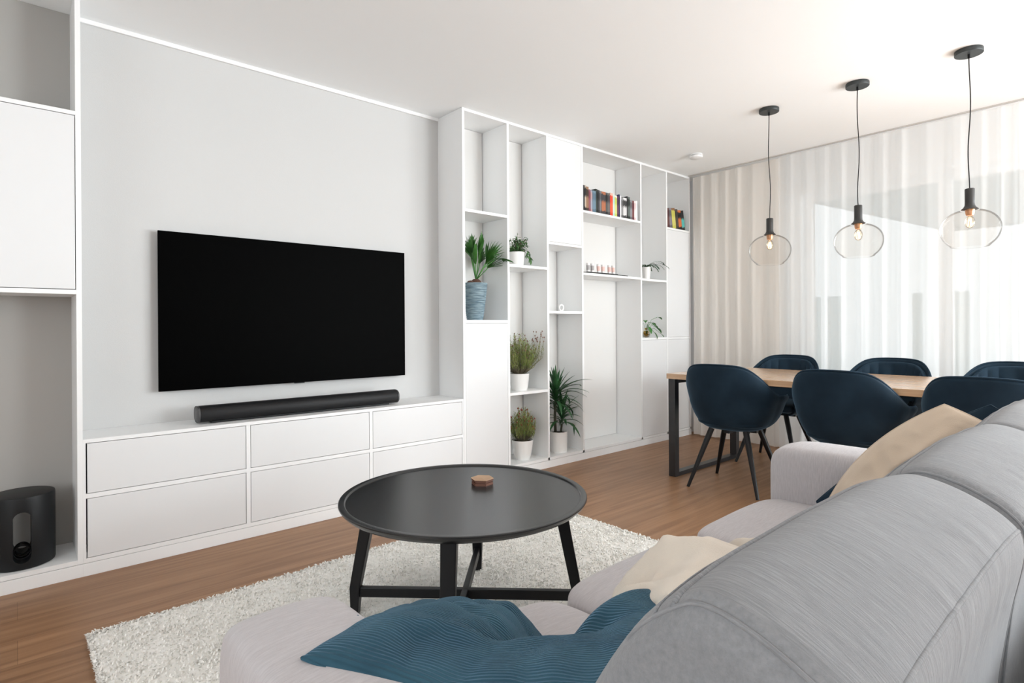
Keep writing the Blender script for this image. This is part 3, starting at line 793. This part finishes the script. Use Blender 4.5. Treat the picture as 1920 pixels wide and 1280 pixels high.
ROW = [(26, .198, K, (.03, .03, .035), 'black paperback at the left end of the long book row'),
 (20, .198, K, (.5, .42, .33), 'black book with a pale banded spine, second in the long row'),
 (34, .192, (.05, .03, .02), (.30, .16, .09), 'brown-spined book with dark ends near the left of the long row'),
 (27, .175, (.20, .05, .07), (.28, .10, .12), 'maroon book left of the slate blue one'),
 (24, .172, (.45, .30, .30), (.35, .35, .42), 'slim pinkish grey book touching the slate blue spine'),
 (46, .172, (.10, .17, .23), (.16, .25, .32), 'wide slate blue book in the long row'),
 (26, .192, (.02, .03, .03), (.05, .06, .05), 'tall dark green book right of the slate blue one'),
 (27, .186, K, (.04, .04, .045), 'plain black book behind the brownish group, left half of the row'),
 (30, .184, (.09, .09, .10), (.2, .2, .21), 'grey book just left of the black and orange one'),
 (58, .182, (.05, .05, .055), (.45, .16, .08), 'wide black book with an orange lower spine'),
 (26, .180, K, (.10, .10, .10), 'narrow black book right of the orange-bottomed one'),
 (36, .180, (.06, .055, .06), (.16, .15, .14), 'charcoal book left of the bright red one'),
 (40, .186, (.75, .07, .03), (.82, .12, .05), 'bright red book near the middle of the long row', (.8, .5, .4)),
 (32, .176, (.50, .72, .66), (.62, .78, .72), 'pale mint book right of the bright red one'),
 (32, .176, (.55, .62, .12), (.66, .70, .25), 'yellow-green book beside the mint one', (.85, .85, .7)),
 (24, .172, (.08, .03, .07), (.16, .06, .10), 'narrow dark plum book beside the yellow-green one'),
 (18, .190, (.015, .02, .06), (.03, .04, .12), 'thin navy book in the right half of the long row'),
 (20, .182, (.75, .75, .78), (.85, .85, .85), 'thin white book right of the navy one'),
 (32, .168, (.12, .12, .12), (.3, .3, .3), 'grey book left of the black and white one'),
 (54, .172, (.05, .05, .05), (.75, .75, .75), 'wide book with a black and white photo spine'),
 (20, .190, K, (.05, .05, .05), 'tall thin black book in the right part of the row'),
 (32, .188, (.02, .03, .025), (.12, .15, .14), 'tall dark green-black book, tallest toward the right end'),
 (33, .166, (.15, .15, .16), (.3, .3, .32), 'short grey book right of the tall black ones'),
 (32, .166, (.14, .04, .05), (.22, .08, .08), 'short maroon book near the right end of the row'),
 (24, .166, (.75, .55, .55), (.85, .8, .8), 'short white and pink book, second from the right end'),
 (26, .170, (.82, .82, .84), (.9, .88, .88), 'short white book at the right end of the long row')]
tot = sum(r[0] for r in ROW); x = 3.546; W_ = .745
for r in ROW:
    w_ = r[0] / tot * W_
    book(x + .0004, w_ - .0008, 2.0622, r[1] * 1.06, .125 + .01 * random.random(), r[2], r[3], r[4], 3.160 + .004 * random.random(), edge=r[5] if len(r) > 5 else None); x += w_
SH = [(.034, .190, (.09, .03, .035), (.14, .06, .05), 'maroon book at the left of the six leaning books', -3),
 (.030, .195, (.12, .11, .12), (.25, .22, .25), 'mauve-grey leaning book beside the maroon one', -7),
 (.040, .200, (.55, .52, .10), (.62, .58, .16), 'yellow leaning book on the small upper shelf', -8, (.25, .12, .06)),
 (.030, .196, (.04, .035, .03), (.09, .07, .05), 'dark brown leaning book right of the yellow one', -8),
 (.036, .192, (.015, .015, .015), (.6, .16, .05), 'black leaning book with an orange-red lower spine', -9),
 (.032, .196, (.02, .02, .02), (.10, .45, .40), 'turquoise leaning book at the right of the small shelf', -10, (.02, .02, .02))]
x = 4.762
for s in SH:
    book(x + .012, s[0] * 1.48, 2.0575, s[1], .12, s[2], s[3], s[4], 3.172, s[5], 'leaning books on the small upper shelf', s[6] if len(s) > 6 else None); x += s[0] * 1.48 + .0045
    
# ------------------------------------------------------------------ little things on the shelves
tr = thing('tray', 'thin dark tray under the row of shot glasses on the bookcase shelf', 'tray', (3.87, 3.21, 1.5452))
MB().box(-.30, .30, -.035, .035, 0, .008, .002, 2, Matrix.Translation((3.85, 3.20, 1.5452))).build('board', TRAYM, tr)
MB().box(-.20, .20, -.028, .028, .008, .014, .002, 2, Matrix.Translation((3.82, 3.20, 1.5452))).build('insert', METAL, tr)
PINKG = mat('frosted_white_glass', (.86, .83, .82), .25, .5); PINKP = mat('pink_print', (.80, .55, .50), .5); GREYP = mat('grey_print', (.42, .40, .40), .5)
names = ['leftmost', 'second from the left', 'third from the left', 'fourth from the left', 'fifth from the left', 'rightmost']
for k, gx in enumerate((3.652, 3.706, 3.785, 3.845, 3.930, 3.985)):
    g = thing('shot_glass', names[k] + ' of six small printed shot glasses on the dark tray', 'glass', (gx, 3.20, 1.5594), 'shot glasses on the tray')
    MB().lathe([(.001, .0), (.0135, .0), (.014, .002), (.0165, .074), (.015, .074), (.0125, .006), (.001, .006)], (gx, 3.20, 1.5594), 24).build('glass_body', PINKG, g, 40)
    pm = GREYP if k < 2 else PINKP
    m = MB().lathe([(.0150, .016), (.0163, .056)], (gx, 3.20, 1.5594), 24); m.build('printed_band', pm, g, 180)
rg = thing('ring_ornament', 'small white ring ornament standing on the third column shelf', 'ornament', (3.375, 3.25, 1.222))
pts = []
MB().tube([(3.375 + .024 * cos(t), 3.25, 1.222 + .031 + .024 * sin(t)) for t in [2 * pi * k / 40 for k in range(41)]], .007, 14, False).build('ring', POTW, rg, 180)

# ------------------------------------------------------------------ plants
def leafmat(name, a, b, rough=.45):
    m = mat(name, a, rough, .4)
    r, nz = noisy(m, [(.35, a), (.65, b)], 14); link(m, r, 'Color', bsdf(m), 'Base Color')
    return m
G_PALM = leafmat('palm_green', (.025, .10, .018), (.06, .20, .035))
G_FIC = leafmat('ficus_green', (.05, .13, .045), (.11, .24, .085))
G_DRAC = leafmat('dracaena_green', (.015, .06, .02), (.035, .12, .04))
G_POTH = leafmat('vine_green', (.04, .16, .035), (.09, .26, .06))
G_SHR = leafmat('shrub_green', (.13, .20, .035), (.36, .42, .12), .7)
G_DRY = leafmat('dry_stem', (.14, .12, .08), (.26, .22, .15), .8)
FL_BR = mat('faded_flower', (.22, .12, .09), .8); FL_RED = mat('red_flower', (.28, .05, .04), .8)
def blade(mb, p, d, L, w, droop, segs=7, fold=.25, tip=1.0, side=None):
    """arching leaf: base p, direction d, length L, half width w"""
    p = Vector(p); d = Vector(d).normalized()
    vs = []; cur = p.copy(); dr = d.copy()
    for i in range(segs + 1):
        t = i / segs
        s = dr.cross(Vector((0, 0, 1)))
        s = s.normalized() if s.length > .05 else Vector((1, 0, 0))
        if side is not None: s = (side - dr * side.dot(dr)).normalized()
        nn = s.cross(dr).normalized()
        ww = w * (sin(pi * min(1, .06 + t * .94) ** tip)) ** .8 if t < 1 else 0
        ww = max(ww, .0002)
        vs += [cur - s * ww + nn * ww * fold, cur, cur + s * ww + nn * ww * fold]
        cur = cur + dr * L / segs; dr = (dr + Vector((0, 0, -droop / segs))).normalized()
    fs = []
    for i in range(segs): a = i * 3; fs += [(a, a + 3, a + 4, a + 1), (a + 1, a + 4, a + 5, a + 2)]
    mb.add(vs, fs)
    return cur
def keep(mb, x0, x1, y0=3.0, y1=3.43):
    """leaves bend along the panels instead of passing through them"""
    def sq(a, lo, hi):
        if a < lo: return lo + (a - lo) * .03
        if a > hi: return hi + (a - hi) * .03
        return a
    mb.v = [(sq(x, x0, x1) if y > 3.150 else x, sq(y, y0, y1), z) for x, y, z in mb.v]
    return mb
def pot(root, c, z, r0, r1, h, m=POTW, curve=.0, n=40):
    prof = [(.001, 0), (r0, 0)]
    for k in range(1, 9):
        t = k / 8; prof.append((r0 + (r1 - r0) * (t ** .6 if curve else t), h * t))
    prof += [(r1 - .004, h), (r1 - .005, h - .01), (r1 - .006, h - .018), (.001, h - .018)]
    MB().lathe(prof, (c[0], c[1], z), n).build('pot', m, root, 50)
    MB().lathe([(.001, h - .014), (r1 - .0065, h - .014)], (c[0], c[1], z), 24).build('soil', SOIL, root)

# 1 palm in tall ribbed blue pot
z0 = 1.1472; cx, cy = 2.512, 3.285
p1 = thing('potted_palm', 'fan-leaved palm in a tall ribbed blue-grey pot on the bookcase', 'plant', (cx, cy, z0))
BLUEP = mat('ribbed_blue_pot', (.12, .19, .23), .6)
r, nz = noisy(BLUEP, [(.35, (.09, .15, .19)), (.65, (.24, .33, .37))], 16, (1, 1, 6)); link(BLUEP, r, 'Color', bsdf(BLUEP), 'Base Color')
prof = [(.001, 0), (.058, 0)]
for k in range(1, 76):
    t = k / 75; prof.append((.056 + .036 * t ** .8 + .0016 * sin(t * 2 * pi * 17), .268 * t))
prof += [(.086, .268), (.084, .25), (.001, .25)]
MB().lathe(prof, (cx, cy, z0), 48).build('pot', BLUEP, p1, 180)
m = MB(); m.lathe([(.001, .30), (.02, .298), (.036, .285), (.042, .268), (.040, .25)], (cx + .01, cy, z0), 20); m.lathe([(.001, .285), (.02, .28), (.028, .265), (.028, .25)], (cx - .055, cy - .02, z0), 16)
m.build('bulb', mat('brown_bulb', (.10, .05, .035), .8, bump=(60, .004)), p1, 180)
rnd = random.Random(4); m = MB(); st = MB()
for (az, el, L, sp) in ((200, 72, .21, 34), (150, 78, .24, 30), (95, 80, .23, 30), (262, 74, .25, 32), (310, 60, .22, 34), (340, 45, .17, 30), (230, 60, .17, 30), (30, 60, .2, 30), (285, 50, .19, 28)):
    a, e = radians(az), radians(el); d = Vector((cos(a) * cos(e), sin(a) * cos(e), sin(e)))
    b0 = Vector((cx + .01, cy, z0 + .29)); b1 = b0 + d * L * .75
    st.tube([b0, (b0 + b1) / 2, b1], .0032, 6)
    side = d.cross(Vector((cos(a + 1.2), sin(a + 1.2), .2))).normalized()
    for k in range(-4, 5):
        f = radians(sp * k / 4); dd = (d * cos(f) + side * sin(f)).normalized()
        blade(m, b1, dd, (.165 - .006 * abs(k)) * rnd.uniform(.9, 1.1), .0125, .25, 6, .45, .8)
b0 = Vector((cx + .02, cy, z0 + .29)); a = radians(-28)
b1 = b0 + Vector((.13 * cos(a), .13 * sin(a), .15)); st.tube([b0, b0 + Vector((.03, -.02, .08)), b1], .0032, 6)
for k in range(-2, 3): blade(m, b1, Vector((cos(a + k * .14), sin(a + k * .14), .25)), .15, .011, .9, 7, .4)
keep(m, 2.330, 2.709, 3.02).build('leaves', G_PALM, p1, 180, fixn=False); keep(st, 2.332, 2.707).build('stems', G_POTH, p1, 180)

# 2 ficus
z0 = 1.5602; cx, cy = 2.898, 3.262
p2 = thing('potted_ficus', 'small bushy plant with drooping leaves in a white pot beside the palm', 'plant', (cx, cy, z0))
pot(p2, (cx, cy), z0, .052, .064, .108)
m = MB(); st = MB(); rnd = random.Random(8)
for k in range(34):
    a = rnd.random() * 2 * pi; e = radians(rnd.uniform(20, 85)); L = rnd.uniform(.06, .145)
    d = Vector((cos(a) * cos(e), sin(a) * cos(e), sin(e))); b0 = Vector((cx, cy, z0 + .09)); b1 = b0 + d * L
    st.tube([b0, (b0 + b1) / 2 + Vector((0, 0, .01)), b1], .0014, 5)
    for q in range(9):
        t = .35 + .65 * q / 8; pp = b0.lerp(b1, t); aa = rnd.random() * 2 * pi
        blade(m, pp, (cos(aa), sin(aa), rnd.uniform(-.4, .5)), rnd.uniform(.030, .045), .0075, 1.3, 5, .3)
for q in range(16):
    t = q / 15; pp = Vector((cx + .05 + .03 * t, cy - .06 - .02 * t, z0 + .12 - .08 * t)); aa = rnd.random() * 2 * pi
    blade(m, pp, (cos(aa), sin(aa), -.5), .04, .0075, 1.2, 5, .3)
for q in range(8):
    pp = Vector((cx + .01, cy, z0 + .16 + .012 * q)); aa = q * 2.4
    blade(m, pp, (cos(aa), sin(aa), .3), .03, .006, .6, 5, .3)
st.tube([(cx, cy, z0 + .09), (cx + .01, cy, z0 + .26)], .0016, 5)
keep(m, 2.733, 3.115, 3.10).build('leaves', G_FIC, p2, 180, fixn=False); keep(st, 2.735, 3.113).build('stems', G_DRY, p2, 180)

# 3, 4 dry flowering shrubs
def shrub(cx, cy, z0, label, pr, ht, spread, nst, flower, seed, lim, extra=0, lab_g=None):
    p = thing('potted_shrub', label, 'plant', (cx, cy, z0))
    pot(p, (cx, cy), z0, *pr, curve=1)
    top = z0 + pr[2] - .02; m = MB(); st = MB(); fl = MB(); rnd = random.Random(seed)
    for k in range(nst):
        a = rnd.random() * 2 * pi; f = rnd.random() ** .55; L = ht * rnd.uniform(.55, 1.0) * (1 - .35 * f * f); rr = spread * f
        ext = extra and k < extra
        if ext: a = radians(rnd.uniform(-60, 5)); rr = spread * rnd.uniform(1.05, 1.45); L = ht * rnd.uniform(.75, 1.02)
        b0 = Vector((cx + .025 * cos(a) * rnd.random(), cy + .025 * sin(a) * rnd.random(), top)); b1 = Vector((cx + rr * cos(a), cy + rr * sin(a), top + L))
        mid = b0.lerp(b1, .5) + Vector((.30 * rr * cos(a) + rnd.uniform(-.01, .01), .30 * rr * sin(a) + rnd.uniform(-.01, .01), -.01))
        st.tube([b0, b0.lerp(mid, .6), mid, b1], [.0015, .0012, .0009, .0006], 4, False)
        for q in range(20):
            t = .10 + .88 * q / 19; pp = b0.lerp(mid, t * 2) if t < .5 else mid.lerp(b1, t * 2 - 1)
            aa = rnd.random() * 2 * pi
            if ext and t > .75: continue
            if t > .36: blade(m, pp, (cos(aa), sin(aa), 1.3), rnd.uniform(.018, .034), .0019, .3, 2, .1)
            else: blade(st, pp, (cos(aa), sin(aa), .6), rnd.uniform(.010, .016), .0016, .3, 2, .1)
        if rnd.random() < (1 if ext else .30):
            fl.lathe([(.001, .007), (.0035, .005), (.0048, 0), (.0035, -.004), (.001, -.005)], b1, 7)
    for q in (m, st, fl): keep(q, *lim, y0=3.03)
    nf = len(m.f); m.add(fl.v, fl.f)
    o = m.build('foliage', G_SHR, p, 180, fixn=False); o.data.materials.append(flower)
    for q in o.data.polygons[nf:]: q.material_index = 1
    st.build('stems', G_DRY, p, 180, fixn=False)
shrub(2.918, 3.262, .6112, 'large dry flowering shrub in a white pot on the middle shelf of the second column', (.058, .078, .130), .335, .135, 270, FL_BR, 3, (2.733, 3.115), 22)
shrub(2.946, 3.262, .0782, 'shrub with reddish flowers in a rounded white pot at the bottom of the second column', (.055, .084, .150), .27, .105, 210, FL_RED, 6, (2.733, 3.115))

# 5 dracaena
z0 = .0782; cx, cy = 3.345, 3.262
p5 = thing('potted_dracaena', 'tall plant with long arching leaves in a white cylinder pot at the bookcase foot', 'plant', (cx, cy, z0))
pot(p5, (cx, cy), z0, .070, .073, .165)
st = MB(); m = MB(); rnd = random.Random(12)
st.tube([(cx - .035, cy, z0 + .15), (cx - .04, cy, z0 + .3), (cx - .03, cy, z0 + .42)], [.012, .011, .009], 10)
st.tube([(cx + .02, cy - .005, z0 + .15), (cx + .03, cy - .01, z0 + .22)], [.009, .008], 10)
st.build('canes', mat('cane_bark', (.05, .05, .03), .8), p5, 180)
for (bx, by, bz, n_, L0, seed) in ((cx - .03, cy, z0 + .38, 40, .30, 1), (cx + .03, cy - .01, z0 + .22, 26, .25, 2)):
    for k in range(n_):
        a = 2.4 * k + rnd.uniform(-.2, .2); t = k / n_; e = radians(12 + 72 * t)
        blade(m, (bx, by, bz + .10 * t), (cos(a) * cos(e), sin(a) * cos(e), sin(e)), L0 * rnd.uniform(.75, 1.05) * (1 - .15 * t), .0145, 1.5 * (1 - t) + .35, 9, .3, .8)
for (az, el, L) in ((-40, 45, .34), (-20, 35, .33), (-60, 30, .30), (-30, 20, .28)):
    a, e = radians(az), radians(el); blade(m, (cx - .02, cy, z0 + .47), (cos(a) * cos(e), sin(a) * cos(e), sin(e)), L, .015, 1.1, 10, .3, .8)
keep(m, 3.139, 3.518, 3.03).build('leaves', G_DRAC, p5, 180, fixn=False)

# 6 arching plant
z0 = 1.5382; cx, cy = 4.512, 3.225
p6 = thing('potted_fern', 'arching fern-like plant in a small white pot on the upper narrow shelf', 'plant', (cx, cy, z0))
pot(p6, (cx, cy), z0, .030, .042, .118)
m = MB(); rnd = random.Random(5)
for (az, L, dr) in ((-10, .30, 1.5), (-35, .26, 1.9), (0, .24, 1.8), (-60, .2, 2.2), (20, .22, 2.), (60, .16, 2.), (120, .15, 1.6), (200, .14, 1.8), (-80, .15, 2.2), (250, .14, 2.), (-20, .17, 2.4), (160, .12, 1.2), (300, .13, 1.8)):
    a = radians(az); cur = Vector((cx, cy, z0 + .11)); d = Vector((cos(a) * .75, sin(a) * .75, .72)).normalized()
    for q in range(12):
        blade(m, cur, d, L / 12 * 1.2, .0085 * (1 - .04 * q), 0, 3, .2)
        sd_ = d.cross(Vector((0, 0, 1))).normalized()
        for s in (-1, 1): blade(m, cur, (d + sd_ * s * .9).normalized(), .026 * (1 - .05 * q), .004, .3, 3, .2)
        cur = cur + d * L / 12; d = (d + Vector((0, 0, -dr / 12))).normalized()
keep(m, 4.345, 4.732, 3.05).build('leaves', G_DRAC, p6, 180, fixn=False)

# 7 vine in glass ball
z0 = .9902; cx, cy = 4.502, 3.225
p7 = thing('vine_cutting', 'leafy vine in a small round amber glass vase on the lower narrow shelf', 'plant', (cx, cy, z0))
prof = []
for k in range(17):
    a = -pi / 2 * .92 + (pi * .80) * k / 16; prof.append((.040 * cos(a), .040 + .040 * sin(a)))
prof += [(.018, .085), (.021, .092)]
MB().lathe([(.001, .0005)] + prof, (cx, cy, z0), 32).build('vase', AMBER, p7, 180)
MB().lathe([(.001, .004), (.03, .012), (.037, .03), (.037, .046), (.001, .046)], (cx, cy, z0), 24).build('water', glassm('vase_water', (.62, .55, .22), refl=.2), p7, 180)
st = MB(); m = MB(); rnd = random.Random(9)
for (ex, ey, ez, k) in ((.13, -.03, .19, 0), (.06, -.04, .12, 1), (.10, -.05, .09, 2), (-.04, -.02, .16, 3), (.0, -.05, .14, 4), (.16, -.06, .03, 5), (.04, -.06, .05, 6), (-.05, .02, .12, 7), (.09, .0, .14, 8), (-.03, -.05, .1, 9)):
    b0 = Vector((cx, cy, z0 + .03)); b1 = Vector((cx + ex, cy + ey, z0 + ez)); mid = b0.lerp(b1, .5) + Vector((0, 0, .06))
    st.tube([b0, b0.lerp(mid, .6) + Vector((0, 0, .01)), mid, b1], .0016, 6)
    d = (b1 - mid).normalized()
    blade(m, b1, d + Vector((.3, 0, -.1)), .075 if k != 5 else .06, .021 if k != 5 else .006, 1.1, 8, .18, .75)
keep(m, 4.345, 4.732, 3.05).build('leaves', G_POTH, p7, 180, fixn=False); st.build('stems', G_POTH, p7, 180)

# ------------------------------------------------------------------ light
wd = bpy.data.worlds.new('World'); SC.world = wd; wd.use_nodes = True
bg = wd.node_tree.nodes['Background']; bg.inputs[0].default_value = (.93, .97, 1, 1); bg.inputs[1].default_value = 1.1
def area(name, loc, rot, sx, sy, e, col=(1, 1, 1)):
    l = bpy.data.lights.new(name, 'AREA'); l.shape = 'RECTANGLE'; l.size = sx; l.size_y = sy; l.energy = e; l.color = col
    o = bpy.data.objects.new(name, l); COL.objects.link(o); o.location = loc; o.rotation_euler = rot; return o
area('added_fill_bare_glass', (5.50, -1.42, 1.13), (0, radians(78), 0), 2.0, 2.75, 200, (.915, .96, 1))     # added fill through the invented bare glazing, out of view
area('added_fill_front', (4.35, RY0 - .16, 1.18), (radians(90), 0, 0), 1.65, 2.05, 215, (.915, .96, 1))  # added fill lamp behind the invented front window
area('added_fill_left', (RX0 - .16, -.55, 1.54), (0, radians(-80), 0), 1.35, 3.3, 56, (.915, .96, 1))  # added fill lamp behind the invented left window
sun = bpy.data.lights.new('sun', 'SUN'); sun.energy = .8; sun.angle = radians(50); sun.color = (.95, .975, 1)
so = bpy.data.objects.new('sun', sun); COL.objects.link(so); so.rotation_euler = Vector((-.80, .52, -.11)).to_track_quat('-Z', 'Y').to_euler()

# ------------------------------------------------------------------ camera
cam = bpy.data.cameras.new('camera'); co = bpy.data.objects.new('camera', cam); COL.objects.link(co); SC.camera = co
FPX, YAW, ROLL, HYP = 1066.44, .853229, .006253, 614.065
cam.sensor_width = 36; cam.sensor_fit = 'HORIZONTAL'; cam.lens = FPX / 1920 * 36; cam.clip_start = .02
cam.shift_y = -(640 - HYP) / 1920
co.matrix_world = Matrix.Translation((0, 0, 1.092)) @ Matrix.Rotation(YAW - pi / 2, 4, 'Z') @ Matrix.Rotation(pi / 2, 4, 'X') @ Matrix.Rotation(-ROLL, 4, 'Z')
vs_ = SC.view_settings
SC.display_settings.display_device = 'sRGB'; vs_.view_transform = 'Standard'; vs_.look = 'None'; vs_.exposure = 0.2; vs_.gamma = 1; vs_.use_curve_mapping = False
SC.cycles.use_denoising = True
SC.cycles.max_bounces = 10; SC.cycles.diffuse_bounces = 6; SC.cycles.transparent_max_bounces = 16
SC.cycles.caustics_reflective = False; SC.cycles.caustics_refractive = False; SC.cycles.sample_clamp_indirect = 8
